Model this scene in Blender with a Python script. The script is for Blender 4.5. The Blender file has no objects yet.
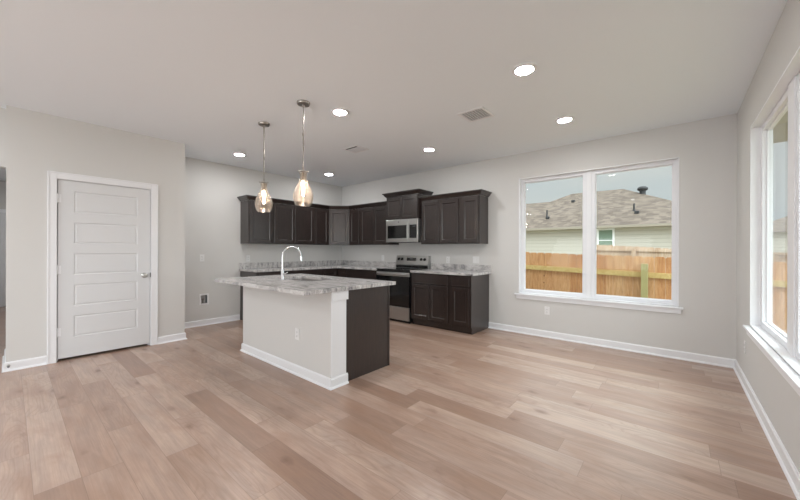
import bpy, bmesh, math, random
from mathutils import Vector, Matrix
random.seed(7)
scene = bpy.context.scene
C = scene.collection

# ------------------------------------------------------------------ camera
YAW, PITCH, ROLL, FPX, CH = math.radians(40.0), math.radians(-0.0148), math.radians(0.1709), 328.85, 1.2625
fw = Vector((-math.sin(YAW), math.cos(YAW), 0)); rt = Vector((math.cos(YAW), math.sin(YAW), 0)); up = Vector((0, 0, 1))
f2 = fw*math.cos(PITCH) + up*math.sin(PITCH); u2 = up*math.cos(PITCH) - fw*math.sin(PITCH)
r3 = rt*math.cos(ROLL) + u2*math.sin(ROLL); u3 = u2*math.cos(ROLL) - rt*math.sin(ROLL)
cam = bpy.data.objects.new('camera', bpy.data.cameras.new('camera')); C.objects.link(cam)
M4 = Matrix((r3, u3, -f2)).transposed().to_4x4(); M4.translation = Vector((0, 0, CH))
cam.matrix_world = M4
cam.data.sensor_width = 36; cam.data.lens = FPX/800*36; cam.data.clip_start = .05; cam.data.clip_end = 300
scene.camera = cam

# ------------------------------------------------------------------ light and exposure
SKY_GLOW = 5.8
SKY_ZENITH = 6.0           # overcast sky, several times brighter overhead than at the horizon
LAMP_POWER = 190.0        # emission of each recessed lamp's lens
scene.view_settings.view_transform = 'Standard'; scene.view_settings.look = 'None'
scene.view_settings.exposure = 0.25; scene.view_settings.gamma = 1.0
scene.view_settings.use_curve_mapping = False
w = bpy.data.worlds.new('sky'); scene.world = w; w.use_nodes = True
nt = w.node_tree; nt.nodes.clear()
def wn(t, **k):
    n = nt.nodes.new(t)
    for a, b in k.items(): setattr(n, a, b)
    return n
wo = wn('ShaderNodeOutputWorld'); bg = wn('ShaderNodeBackground'); tc = wn('ShaderNodeTexCoord')
mp = wn('ShaderNodeMapping'); mp.inputs['Scale'].default_value = (1, 1, 3.5)
nz = wn('ShaderNodeTexNoise'); nz.inputs['Scale'].default_value = 2.2; nz.inputs['Detail'].default_value = 5
rp = wn('ShaderNodeValToRGB'); rp.color_ramp.elements[0].position = .35; rp.color_ramp.elements[1].position = .68
rp.color_ramp.elements[0].color = (.45, .51, .54, 1); rp.color_ramp.elements[1].color = (.55, .57, .56, 1)
nt.links.new(tc.outputs['Generated'], mp.inputs[0]); nt.links.new(mp.outputs[0], nz.inputs['Vector'])
nt.links.new(nz.outputs['Fac'], rp.inputs[0]); # glow added to the unseen right side of the sky to light the room
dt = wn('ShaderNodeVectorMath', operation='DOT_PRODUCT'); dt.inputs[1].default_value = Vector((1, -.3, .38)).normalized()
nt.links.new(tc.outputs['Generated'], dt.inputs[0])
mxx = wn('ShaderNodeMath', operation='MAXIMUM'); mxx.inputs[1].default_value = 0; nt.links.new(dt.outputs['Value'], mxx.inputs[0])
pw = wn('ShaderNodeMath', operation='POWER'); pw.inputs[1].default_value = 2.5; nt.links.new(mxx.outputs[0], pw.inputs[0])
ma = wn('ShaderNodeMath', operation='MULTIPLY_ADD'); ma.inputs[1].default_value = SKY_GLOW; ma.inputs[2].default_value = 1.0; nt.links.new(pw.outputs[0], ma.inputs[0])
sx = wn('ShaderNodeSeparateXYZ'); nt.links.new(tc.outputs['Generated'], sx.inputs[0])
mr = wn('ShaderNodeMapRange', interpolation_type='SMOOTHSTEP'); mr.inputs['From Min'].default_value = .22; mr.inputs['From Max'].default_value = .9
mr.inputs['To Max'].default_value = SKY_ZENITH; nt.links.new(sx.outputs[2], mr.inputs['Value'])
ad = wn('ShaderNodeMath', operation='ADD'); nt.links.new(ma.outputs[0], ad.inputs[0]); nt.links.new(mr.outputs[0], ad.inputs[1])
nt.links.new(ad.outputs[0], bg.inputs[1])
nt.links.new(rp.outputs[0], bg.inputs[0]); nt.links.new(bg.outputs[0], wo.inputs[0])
sl = bpy.data.lights.new('sun', 'SUN'); sl.energy = .25; sl.angle = math.radians(35); sl.color = (1, .97, .92)
so = bpy.data.objects.new('sun', sl); C.objects.link(so)
so.rotation_euler = Vector((.18, .62, -1.1)).to_track_quat('-Z', 'Y').to_euler()
so.location = (0, -3, 9)
# area light added outside the unseen rear door to fill the room
def fill_light(name, loc, aim, sx, sy, watts):
    d = bpy.data.lights.new(name, 'AREA'); d.shape = 'RECTANGLE'; d.size = sx; d.size_y = sy; d.energy = watts; d.color = (.97, .985, 1)
    o = bpy.data.objects.new(name, d); C.objects.link(o); o.location = loc
    o.rotation_euler = Vector(aim).to_track_quat('-Z', 'Z').to_euler()
fill_light('fill_light_rear', (-2.4, -4.9, 1.2), (0, 1, 1.5), 3.4, 2.2, 95)
def portal(name, loc, aim, sx, sy):
    d = bpy.data.lights.new(name, 'AREA'); d.shape = 'RECTANGLE'; d.size = sx; d.size_y = sy; d.cycles.is_portal = True
    o = bpy.data.objects.new(name, d); C.objects.link(o); o.location = loc; o.rotation_euler = Vector(aim).to_track_quat('-Z', 'Z').to_euler()
portal('portal_right_window', (.66, 3.155, 1.47), (-1, 0, 0), 2.0, 1.72)
portal('portal_added_window', (.66, -2.1, 1.35), (-1, 0, 0), 3.0, 2.0)  # sky portal for the unseen window added behind the camera
portal('portal_double_window', (-.91, 5.19, 1.48), (0, -1, 0), 1.86, 1.74)

# ------------------------------------------------------------------ materials
def lin(c):
    out = []
    for v in c[:3]:
        v /= 255.0
        out.append(v/12.92 if v <= .04045 else ((v+.055)/1.055)**2.4)
    return (*out, 1)
def mat(name, rgb, rough=.5, metal=0, spec=.5, coat=0, bump=0, bscale=200, emit=None, estr=0):
    m = bpy.data.materials.new(name); m.use_nodes = True
    n = m.node_tree.nodes; l = m.node_tree.links; b = n['Principled BSDF']
    b.inputs['Base Color'].default_value = lin(rgb); b.inputs['Roughness'].default_value = rough
    b.inputs['Metallic'].default_value = metal; b.inputs['Specular IOR Level'].default_value = spec
    b.inputs['Coat Weight'].default_value = coat
    # a faint procedural unevenness in every finish
    tcn = n.new('ShaderNodeTexCoord'); t = n.new('ShaderNodeTexNoise'); t.inputs['Scale'].default_value = bscale if bump else 6
    t.inputs['Detail'].default_value = 3; l.new(tcn.outputs['Object'], t.inputs['Vector'])
    if bump:
        bp = n.new('ShaderNodeBump'); bp.inputs['Strength'].default_value = bump; bp.inputs['Distance'].default_value = .002
        l.new(t.outputs['Fac'], bp.inputs['Height']); l.new(bp.outputs[0], b.inputs['Normal'])
    else:
        mx = n.new('ShaderNodeMapRange'); mx.inputs['To Min'].default_value = max(rough-.03, 0); mx.inputs['To Max'].default_value = rough+.03
        l.new(t.outputs['Fac'], mx.inputs['Value']); l.new(mx.outputs[0], b.inputs['Roughness'])
    if emit:
        b.inputs['Emission Color'].default_value = lin(emit); b.inputs['Emission Strength'].default_value = estr
    return m
class NB:
    """small node-building helper for the richer materials"""
    def __init__(s, name):
        s.m = bpy.data.materials.new(name); s.m.use_nodes = True
        s.n = s.m.node_tree.nodes; s.l = s.m.node_tree.links; s.b = s.n['Principled BSDF']
    def node(s, t, **k):
        x = s.n.new(t)
        for a, b in k.items(): setattr(x, a, b)
        return x
    def _in(s, sock, v):
        if isinstance(v, bpy.types.NodeSocket): s.l.new(v, sock)
        else: sock.default_value = v
    def math(s, op, a, b=0.0, c=None):
        x = s.node('ShaderNodeMath', operation=op); s._in(x.inputs[0], a); s._in(x.inputs[1], b)
        if c is not None: s._in(x.inputs[2], c)
        return x.outputs[0]
    def coord(s):
        return s.node('ShaderNodeTexCoord').outputs['Object']
    def sep(s, v):
        x = s.node('ShaderNodeSeparateXYZ'); s.l.new(v, x.inputs[0]); return x.outputs
    def comb(s, x, y, z):
        c = s.node('ShaderNodeCombineXYZ'); s._in(c.inputs[0], x); s._in(c.inputs[1], y); s._in(c.inputs[2], z); return c.outputs[0]
    def white(s, v):
        x = s.node('ShaderNodeTexWhiteNoise', noise_dimensions='3D'); s.l.new(v, x.inputs[0]); return x.outputs
    def noise(s, v, scale, detail=4, rough=.5, dist=0):
        x = s.node('ShaderNodeTexNoise'); s.l.new(v, x.inputs['Vector']); x.inputs['Scale'].default_value = scale
        x.inputs['Detail'].default_value = detail; x.inputs['Roughness'].default_value = rough; x.inputs['Distortion'].default_value = dist
        return x.outputs['Fac']
    def ramp(s, f, stops):
        x = s.node('ShaderNodeValToRGB'); s.l.new(f, x.inputs[0]); e = x.color_ramp.elements
        while len(e) < len(stops): e.new(.5)
        for k, (p, c) in enumerate(stops): e[k].position = p; e[k].color = lin(c)
        return x.outputs[0]
    def mix(s, f, a, b, mode='MIX'):
        x = s.node('ShaderNodeMix', data_type='RGBA', blend_type=mode); s._in(x.inputs[0], f)
        s._in(x.inputs[6], a); s._in(x.inputs[7], b); return x.outputs[2]
    def bump(s, h, strength=.3, dist=.002):
        x = s.node('ShaderNodeBump'); x.inputs['Strength'].default_value = strength; x.inputs['Distance'].default_value = dist
        s.l.new(h, x.inputs['Height']); s.l.new(x.outputs[0], s.b.inputs['Normal'])
    def base(s, c, rough=.5, spec=.5):
        s._in(s.b.inputs['Base Color'], c); s._in(s.b.inputs['Roughness'], rough); s.b.inputs['Specular IOR Level'].default_value = spec
        return s.m

WALL = mat('wall_paint', (216, 215, 213), .75, spec=.25, bump=.12, bscale=160)
CEIL = mat('ceiling_paint', (242, 247, 252), .85, spec=.2, bump=.2, bscale=110)
TRIM = mat('white_trim_paint', (240, 241, 244), .4)
DOORW = mat('white_door_paint', (222, 223, 225), .4)
VINYL = mat('white_vinyl', (235, 236, 240), .35)
STEEL = mat('brushed_stainless', (190, 190, 188), .3, metal=1)
STEELD = mat('dark_stainless', (120, 120, 120), .3, metal=1)
CHROME = mat('polished_chrome', (225, 225, 228), .12, metal=1)
NICKEL = mat('satin_nickel', (172, 166, 160), .28, metal=1)
BLACKG = mat('black_glass', (12, 12, 13), .08, spec=.6)
BLACK = mat('black_plastic', (18, 18, 19), .4)
GREYP = mat('grey_plastic', (120, 122, 126), .5)
PLATE = mat('white_plate_plastic', (236, 236, 236), .4)
DUCT = mat('duct_grey', (150, 152, 156), .7)
SLOT = mat('dark_slot', (40, 40, 42), .6)
LENSM = mat('lamp_lens', (255, 246, 228), .4, emit=(252, 252, 252), estr=LAMP_POWER)
DISPLAY = mat('clock_display', (15, 20, 24), .1, emit=(215, 220, 220), estr=.08)

# espresso stained wood
def espresso():
    k = NB('espresso_wood'); v = k.coord(); m = k.node('ShaderNodeMapping'); k.l.new(v, m.inputs[0]); m.inputs['Scale'].default_value = (9, 9, 1.1)
    g = k.noise(m.outputs[0], 6, 6, .6, .4)
    g2 = k.noise(v, 3, 2)
    c = k.ramp(g, [(.3, (27, 18, 16)), (.7, (43, 31, 28))])
    c = k.mix(k.math('MULTIPLY', g2, .35), c, lin((52, 40, 36)))
    k.bump(g, .06, .001)
    k.b.inputs['Coat Weight'].default_value = 1.0; k.b.inputs['Coat Roughness'].default_value = .22
    return k.base(c, .5, .3)
ESP = espresso()
def floor_mat():
    k = NB('oak_plank_floor'); v = k.coord(); x, y, z = k.sep(v)
    W, L = .178, 1.22
    ry = k.math('DIVIDE', k.math('ADD', y, 20.028), W)
    row = k.math('FLOOR', ry)
    off = k.math('MULTIPLY', k.white(k.comb(row, 3.1, 0))[0], L)
    cx = k.math('DIVIDE', k.math('ADD', k.math('ADD', x, 20.), off), L)
    col = k.math('FLOOR', cx)
    w1 = k.white(k.comb(row, col, 1.7))
    # grain: stretched along x, a separate slice for every plank
    gv = k.comb(k.math('MULTIPLY', x, 1.0), k.math('MULTIPLY', y, 7.5), k.math('MULTIPLY', w1[0], 37))
    g = k.noise(gv, 2.4, 8, .6, .5)
    gf = k.noise(k.comb(k.math('MULTIPLY', x, .9), k.math('MULTIPLY', y, 42), k.math('MULTIPLY', w1[0], 11)), 3, 4, .6, .2)
    plank = k.ramp(w1[0], [(0, (166, 137, 120)), (.25, (192, 166, 150)), (.6, (205, 182, 168)), (1, (215, 195, 182))])
    c = k.mix(k.math('MULTIPLY', g, .75), plank, k.mix(1.0, plank, lin((232, 214, 200)), 'MULTIPLY'))
    gl = k.ramp(g, [(.38, (120, 94, 80)), (.62, (255, 255, 255))])
    c = k.mix(.26, c, gl, 'MULTIPLY')
    # cathedral figure: contour lines of a stretched noise, only on some planks
    fig = k.noise(k.comb(k.math('MULTIPLY', x, .8), k.math('MULTIPLY', y, 4.2), k.math('MULTIPLY', w1[0], 51)), 1.1, 2, .4, .3)
    fl = k.math('ABSOLUTE', k.math('SUBTRACT', k.math('FRACT', k.math('MULTIPLY', fig, 26)), .5))
    figm = k.math('MULTIPLY', k.math('GREATER_THAN', k.white(k.comb(col, row, 9.3))[0], .45), k.ramp(fl, [(.0, (255, 255, 255)), (.22, (0, 0, 0))]))
    c = k.mix(k.math('MULTIPLY', figm, .26), c, lin((146, 116, 98)))
    c = k.mix(.2, c, k.ramp(gf, [(.3, (110, 86, 74)), (.7, (255, 255, 255))]), 'MULTIPLY')
    bl = k.noise(k.comb(k.math('MULTIPLY', x, 1.3), k.math('MULTIPLY', y, 3.4), k.math('MULTIPLY', w1[0], 23)), 1.3, 4, .6, .6)
    c = k.mix(k.math('MULTIPLY', k.ramp(bl, [(.46, (0, 0, 0)), (.66, (255, 255, 255))]), .5), c, lin((160, 126, 104)))
    # knots with a shape of their own
    vo = k.node('ShaderNodeTexVoronoi'); vv = k.comb(k.math('MULTIPLY', x, 1.5), k.math('MULTIPLY', y, 3.2), k.math('MULTIPLY', w1[0], 5)); k.l.new(vv, vo.inputs['Vector']); vo.inputs['Scale'].default_value = 1.35
    kd = k.math('ADD', vo.outputs['Distance'], k.math('MULTIPLY', k.math('SUBTRACT', k.noise(v, 22, 3), .5), .12))
    kn = k.ramp(kd, [(.03, (255, 255, 255)), (.15, (0, 0, 0))])
    c = k.mix(k.math('MULTIPLY', kn, .7), c, lin((98, 70, 56)))
    kn2 = k.ramp(kd, [(.05, (255, 255, 255)), (.45, (0, 0, 0))])
    c = k.mix(k.math('MULTIPLY', kn2, .32), c, lin((146, 112, 94)))
    # seams
    fy = k.math('FRACT', ry); fx = k.math('FRACT', cx)
    sy = k.math('LESS_THAN', k.math('MINIMUM', fy, k.math('SUBTRACT', 1., fy)), .0075)
    sx = k.math('LESS_THAN', k.math('MINIMUM', fx, k.math('SUBTRACT', 1., fx)), .0012)
    seam = k.math('MAXIMUM', sy, sx)
    c = k.mix(k.math('MULTIPLY', seam, .38), c, lin((96, 72, 60)))
    k.b.inputs['Coat Weight'].default_value = .5; k.b.inputs['Coat Roughness'].default_value = .27
    k.bump(k.math('SUBTRACT', k.math('MULTIPLY', gf, .25), seam), .12, .001)
    return k.base(c, k.math('MULTIPLY_ADD', g, .14, .32), .5)
FLOOR = floor_mat()
def granite():
    k = NB('granite'); v = k.coord(); m = k.node('ShaderNodeMapping'); k.l.new(v, m.inputs[0]); m.inputs['Rotation'].default_value = (.5, .35, .75); m.inputs['Scale'].default_value = (1, 5.5, 1.6)
    a = k.noise(m.outputs[0], 2.6, 8, .68, 1.3); b = k.noise(m.outputs[0], 6.5, 6, .7, .8); s = k.noise(v, 120, 3, .7)
    c = k.ramp(a, [(.30, (104, 105, 109)), (.40, (172, 171, 172)), (.50, (214, 212, 211)), (.60, (234, 233, 232)), (.74, (196, 186, 184))])
    c = k.mix(.6, c, k.ramp(b, [(.34, (132, 132, 136)), (.44, (238, 236, 236)), (.8, (255, 255, 255))]), 'MULTIPLY')
    c = k.mix(.3, c, k.ramp(s, [(.40, (120, 112, 110)), (.55, (255, 255, 255))]), 'MULTIPLY')
    return k.base(c, .16, .5)
GRAN = granite()
def picket(name, tone, pitch):
    k = NB(name); v = k.coord(); x, y, z = k.sep(v)
    i = k.math('FLOOR', k.math('DIVIDE', k.math('ADD', x, 30.), pitch)); r = k.white(k.comb(i, 0.5, 0))[0]
    g = k.noise(k.comb(k.math('MULTIPLY', x, 14), y, k.math('ADD', k.math('MULTIPLY', z, 1.6), k.math('MULTIPLY', r, 30))), 3, 6, .6, .8)
    c = k.ramp(r, [(0, tone[0]), (.5, tone[1]), (1, tone[2])])
    c = k.mix(.55, c, k.ramp(g, [(.3, (170, 130, 95)), (.7, (255, 255, 255))]), 'MULTIPLY')
    vo = k.node('ShaderNodeTexVoronoi'); k.l.new(k.comb(k.math('MULTIPLY', x, 6), 0., k.math('MULTIPLY', z, 4)), vo.inputs['Vector']); vo.inputs['Scale'].default_value = 1.
    c = k.mix(k.ramp(vo.outputs['Distance'], [(.04, (255, 255, 255)), (.09, (0, 0, 0))]), c, lin((110, 66, 40)))
    return k.base(c, .8, .2)
PICKET = picket('cedar_pickets', ((192, 142, 98), (205, 160, 116), (212, 174, 132)), .145)
PICKETG = picket('weathered_pickets', ((184, 164, 144), (196, 178, 158), (204, 188, 170)), .145)
def lumber():
    k = NB('treated_lumber'); v = k.coord(); g = k.noise(v, 9, 5, .6, 1.5)
    return k.base(k.ramp(g, [(.3, (180, 152, 96)), (.7, (202, 178, 124))]), .75, .2)
LUMBER = lumber()
POSTG = mat('green_treated_post', (160, 152, 104), .8, bump=.3, bscale=60)
def shingles():
    k = NB('asphalt_shingles'); v = k.coord(); x, y, z = k.sep(v)
    r = k.math('FLOOR', k.math('DIVIDE', z, .07)); o = k.white(k.comb(r, 2, 0))[0]
    q = k.math('FLOOR', k.math('ADD', k.math('DIVIDE', x, .24), k.math('MULTIPLY', o, 7)))
    t = k.white(k.comb(q, r, 0))[0]; n2 = k.noise(v, .8, 3)
    c = k.ramp(t, [(0, (80, 70, 63)), (.5, (97, 86, 77)), (1, (114, 102, 92))])
    c = k.mix(k.math('MULTIPLY', n2, .3), c, lin((108, 99, 92)))
    return k.base(c, .9, .2)
SHING = shingles()
def siding():
    k = NB('lap_siding'); v = k.coord(); x, y, z = k.sep(v)
    f = k.math('FRACT', k.math('DIVIDE', z, .18))
    k.bump(f, .7, .02)
    c = k.mix(k.math('LESS_THAN', f, .08), lin((192, 187, 178)), lin((160, 154, 145)))
    return k.base(c, .7, .3)
SIDING = siding()
def grass():
    k = NB('lawn'); v = k.coord(); g = k.noise(v, 6, 6, .7)
    return k.base(k.ramp(g, [(.3, (112, 106, 84)), (.7, (142, 136, 110))]), .9, .1)
GRASS = grass()
SOFFIT = mat('soffit_paint', (150, 144, 122), .7)
FASCIA = mat('cream_fascia', (150, 141, 128), .6)
def glassmat(name, tint, rough=0.0):
    m = bpy.data.materials.new(name); m.use_nodes = True; n = m.node_tree.nodes; l = m.node_tree.links; n.clear()
    o = n.new('ShaderNodeOutputMaterial'); mx = n.new('ShaderNodeMixShader'); fr = n.new('ShaderNodeFresnel'); fr.inputs[0].default_value = 1.28
    t = n.new('ShaderNodeBsdfTransparent'); t.inputs[0].default_value = lin(tint); g = n.new('ShaderNodeBsdfGlossy'); g.inputs['Roughness'].default_value = rough
    ge = n.new('ShaderNodeNewGeometry'); fm = n.new('ShaderNodeMath'); fm.operation = 'SUBTRACT'; fm.inputs[0].default_value = 1; l.new(ge.outputs['Backfacing'], fm.inputs[1])
    fx = n.new('ShaderNodeMath'); fx.operation = 'MULTIPLY'; l.new(fr.outputs[0], fx.inputs[0]); l.new(fm.outputs[0], fx.inputs[1])
    l.new(fx.outputs[0], mx.inputs[0]); l.new(t.outputs[0], mx.inputs[1]); l.new(g.outputs[0], mx.inputs[2]); l.new(mx.outputs[0], o.inputs[0])
    return m
GLASS = glassmat('window_glass', (251, 253, 252))
def seeded():
    m = bpy.data.materials.new('seeded_glass'); m.use_nodes = True; n = m.node_tree.nodes; l = m.node_tree.links; n.clear()
    o = n.new('ShaderNodeOutputMaterial'); mx = n.new('ShaderNodeMixShader'); mx2 = n.new('ShaderNodeMixShader')
    lw = n.new('ShaderNodeLayerWeight'); lw.inputs[0].default_value = .35
    tcn = n.new('ShaderNodeTexCoord'); vo = n.new('ShaderNodeTexVoronoi'); vo.inputs['Scale'].default_value = 85; l.new(tcn.outputs['Object'], vo.inputs['Vector'])
    rpn = n.new('ShaderNodeValToRGB'); l.new(vo.outputs['Distance'], rpn.inputs[0]); rpn.color_ramp.elements[0].position = .12; rpn.color_ramp.elements[1].position = .5
    rpn.color_ramp.elements[0].color = (1, 1, 1, 1); rpn.color_ramp.elements[1].color = (0, 0, 0, 1)
    bp = n.new('ShaderNodeBump'); bp.inputs['Strength'].default_value = .6; bp.inputs['Distance'].default_value = .003; l.new(rpn.outputs[0], bp.inputs['Height'])
    t = n.new('ShaderNodeBsdfTransparent'); t.inputs[0].default_value = lin((250, 244, 238))
    g = n.new('ShaderNodeBsdfGlossy'); g.inputs['Roughness'].default_value = .12; l.new(bp.outputs[0], g.inputs['Normal'])
    d = n.new('ShaderNodeBsdfTranslucent'); d.inputs[0].default_value = lin((255, 248, 242))
    ad = n.new('ShaderNodeMath'); ad.operation = 'MULTIPLY_ADD'; l.new(rpn.outputs[0], ad.inputs[0]); ad.inputs[1].default_value = .11; ad.inputs[2].default_value = .012
    l.new(ad.outputs[0], mx.inputs[0]); l.new(t.outputs[0], mx.inputs[1]); l.new(d.outputs[0], mx.inputs[2])
    pw = n.new('ShaderNodeMath'); pw.operation = 'MULTIPLY'; l.new(lw.outputs['Facing'], pw.inputs[0]); pw.inputs[1].default_value = .55
    l.new(pw.outputs[0], mx2.inputs[0]); l.new(mx.outputs[0], mx2.inputs[1]); l.new(g.outputs[0], mx2.inputs[2]); l.new(mx2.outputs[0], o.inputs[0])
    return m
SEEDED = seeded()
BULB = mat('glowing_bulb', (255, 230, 190), .4, emit=(255, 238, 218), estr=80)
BLIND = mat('pale_green_blind', (120, 140, 124), .6)

# ------------------------------------------------------------------ mesh helpers
def tag(o, label=None, cat=None, group=None, kind=None):
    if label: o['label'] = label
    if cat: o['category'] = cat
    if group: o['group'] = group
    if kind: o['kind'] = kind
    return o
def empty(name, loc, label, cat, group=None):
    o = bpy.data.objects.new(name, None); C.objects.link(o); o.location = loc; o.empty_display_size = .1
    return tag(o, label, cat, group)
def worldloc(o):
    v = Vector(o.location)
    while o.parent: o = o.parent; v += Vector(o.location)
    return v
def link(name, bm, m, parent=None, smooth=False, bevel=0, origin=None):
    """bm is in world coordinates; the mesh is stored relative to its thing's origin"""
    o0 = worldloc(parent) if parent else (Vector(origin) if origin else Vector((0, 0, 0)))
    bmesh.ops.recalc_face_normals(bm, faces=bm.faces)
    me = bpy.data.meshes.new(name); bm.transform(Matrix.Translation(-o0)); bm.to_mesh(me); bm.free()
    ms = m if isinstance(m, (list, tuple)) else [m]
    for q in ms: me.materials.append(q)
    if smooth:
        for p in me.polygons: p.use_smooth = True
    o = bpy.data.objects.new(name, me); C.objects.link(o)
    if parent: o.parent = parent
    else: o.location = o0
    if smooth:
        for e in me.edges: pass
        md = o.modifiers.new('es', 'EDGE_SPLIT'); md.split_angle = math.radians(40)
    if bevel:
        md = o.modifiers.new('bevel', 'BEVEL'); md.width = bevel; md.segments = 2; md.limit_method = 'ANGLE'; md.angle_limit = math.radians(50)
    return o
def box(bm, x0, x1, y0, y1, z0, z1):
    vs = [bm.verts.new(p) for p in ((x0,y0,z0),(x1,y0,z0),(x1,y1,z0),(x0,y1,z0),(x0,y0,z1),(x1,y0,z1),(x1,y1,z1),(x0,y1,z1))]
    for f in ((3,2,1,0),(4,5,6,7),(0,1,5,4),(1,2,6,5),(2,3,7,6),(3,0,4,7)): bm.faces.new([vs[i] for i in f])
    return bm
def B(*a):
    bm = bmesh.new()
    for q in (a if isinstance(a[0], (tuple, list)) else [a]): box(bm, *q)
    return bm
def obox(bm, O, u, n, a0, a1, b0, b1, z0, z1):
    """box in a frame: a along u, b along n, z up"""
    O = Vector(O); u = Vector(u); n = Vector(n); Z = Vector((0,0,1))
    vs = [bm.verts.new(O + u*a + n*b + Z*z) for a, b, z in ((a0,b0,z0),(a1,b0,z0),(a1,b1,z0),(a0,b1,z0),(a0,b0,z1),(a1,b0,z1),(a1,b1,z1),(a0,b1,z1))]
    for f in ((3,2,1,0),(4,5,6,7),(0,1,5,4),(1,2,6,5),(2,3,7,6),(3,0,4,7)): bm.faces.new([vs[i] for i in f])
def prism(bm, pts, z0, z1):
    a = [bm.verts.new((x, y, z0)) for x, y in pts]; b = [bm.verts.new((x, y, z1)) for x, y in pts]
    bm.faces.new(list(reversed(a))); bm.faces.new(b)
    for i in range(len(pts)):
        j = (i+1) % len(pts); bm.faces.new((a[i], a[j], b[j], b[i]))
def cyl(bm, p0, p1, r0, r1=None, seg=20, cap=True):
    p0 = Vector(p0); p1 = Vector(p1); r1 = r0 if r1 is None else r1
    d = (p1-p0).normalized(); a = d.orthogonal().normalized(); b = d.cross(a)
    A = [bm.verts.new(p0 + (a*math.cos(t)+b*math.sin(t))*r0) for t in [2*math.pi*i/seg for i in range(seg)]]
    D = [bm.verts.new(p1 + (a*math.cos(t)+b*math.sin(t))*r1) for t in [2*math.pi*i/seg for i in range(seg)]]
    for i in range(seg):
        j = (i+1) % seg; bm.faces.new((A[i], A[j], D[j], D[i]))
    if cap: bm.faces.new(list(reversed(A))); bm.faces.new(D)
def lathe(bm, c, prof, seg=32, axis='z', close=False):
    c = Vector(c); rings = []
    for r, h in prof:
        ring = []
        for i in range(seg):
            t = 2*math.pi*i/seg
            if axis == 'z': p = Vector((r*math.cos(t), r*math.sin(t), h))
            elif axis == 'x': p = Vector((h, r*math.cos(t), r*math.sin(t)))
            else: p = Vector((r*math.cos(t), h, r*math.sin(t)))
            ring.append(bm.verts.new(c+p))
        rings.append(ring)
    for a, b in zip(rings, rings[1:]):
        for i in range(seg):
            j = (i+1) % seg; bm.faces.new((a[i], a[j], b[j], b[i]))
    if close:
        for ring in (rings[0], rings[-1]):
            bm.faces.new(ring)
def tube(bm, pts, r, seg=14):
    pts = [Vector(p) for p in pts]; rings = []; ref = None
    for i, p in enumerate(pts):
        d = (pts[min(i+1, len(pts)-1)] - pts[max(i-1, 0)]).normalized()
        if ref is None: ref = d.orthogonal().normalized()
        a = (ref - d*ref.dot(d)).normalized(); ref = a; b = d.cross(a); rr = r[i] if isinstance(r, (list, tuple)) else r
        rings.append([bm.verts.new(p + (a*math.cos(2*math.pi*k/seg) + b*math.sin(2*math.pi*k/seg))*rr) for k in range(seg)])
    for a, b in zip(rings, rings[1:]):
        for k in range(seg):
            j = (k+1) % seg; bm.faces.new((a[k], a[j], b[j], b[k]))
    bm.faces.new(list(reversed(rings[0]))); bm.faces.new(rings[-1])
def copy_tree(o, parent=None):
    c = o.copy(); C.objects.link(c); c.parent = parent
    for ch in o.children: copy_tree(ch, c)
    return c
def shaker(O, u, n, w_, z0, z1, t=.020, fr=.052, rec=.012, ch=.011):
    """five-piece door: flat frame, sloped inner edge and a recessed centre panel"""
    bm = bmesh.new(); O = Vector(O); u = Vector(u); n = Vector(n)
    def P(a, z, b): return bm.verts.new(O + u*a + n*b + Vector((0,0,z)))
    def rect(i, b): return [P(i, z0+i, b), P(w_-i, z0+i, b), P(w_-i, z1-i, b), P(i, z1-i, b)]
    e = .004
    back = rect(0, 0); side = rect(0, t-e); front = rect(e, t); inner = rect(fr, t); low = rect(fr+ch, t-rec)
    for A, D in ((back, side), (side, front), (front, inner), (inner, low)):
        for i in range(4):
            j = (i+1) % 4; bm.faces.new((A[i], A[j], D[j], D[i]))
    bm.faces.new(low); bm.faces.new(list(reversed(back)))
    return bm

# ------------------------------------------------------------------ the room
R, D, X3, XP, YP, H = .5, 5.033, -6.005, -5.28, 1.595, 2.74
T = .12
def struct(name, bm, m, parent=None, bevel=0):
    o = link(name, bm, m, parent, bevel=bevel)
    if not parent: tag(o, kind='structure')
    return o
YB = -4.6
XH = -11.2
struct('floor', B((XH, R, YB, D, -.1, 0)), FLOOR)
struct('ceiling', B((XH, R, YB, D, H, H+.1)), CEIL)
# window openings
W1 = dict(x0=-1.845, x1=.028, z0=.602, z1=2.357)
W2 = dict(y0=2.14, y1=4.17, z0=.602, z1=2.342)
struct('wall_back', B((X3-T, W1['x0'], D, D+T, 0, H), (W1['x1'], R+T, D, D+T, 0, H),
                      (W1['x0'], W1['x1'], D, D+T, 0, W1['z0']), (W1['x0'], W1['x1'], D, D+T, W1['z1'], H)), WALL)
struct('wall_right', B((R, R+T, W2['y1'], D, 0, H), (R, R+T, -.6, W2['y0'], 0, H), (R, R+T, YB, -3.6, 0, H), (R, R+T, -3.6, -.6, 0, .35), (R, R+T, -3.6, -.6, 2.35, H),
                       (R, R+T, W2['y0'], W2['y1'], 0, W2['z0']), (R, R+T, W2['y0'], W2['y1'], W2['z1'], H)), WALL)
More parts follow.
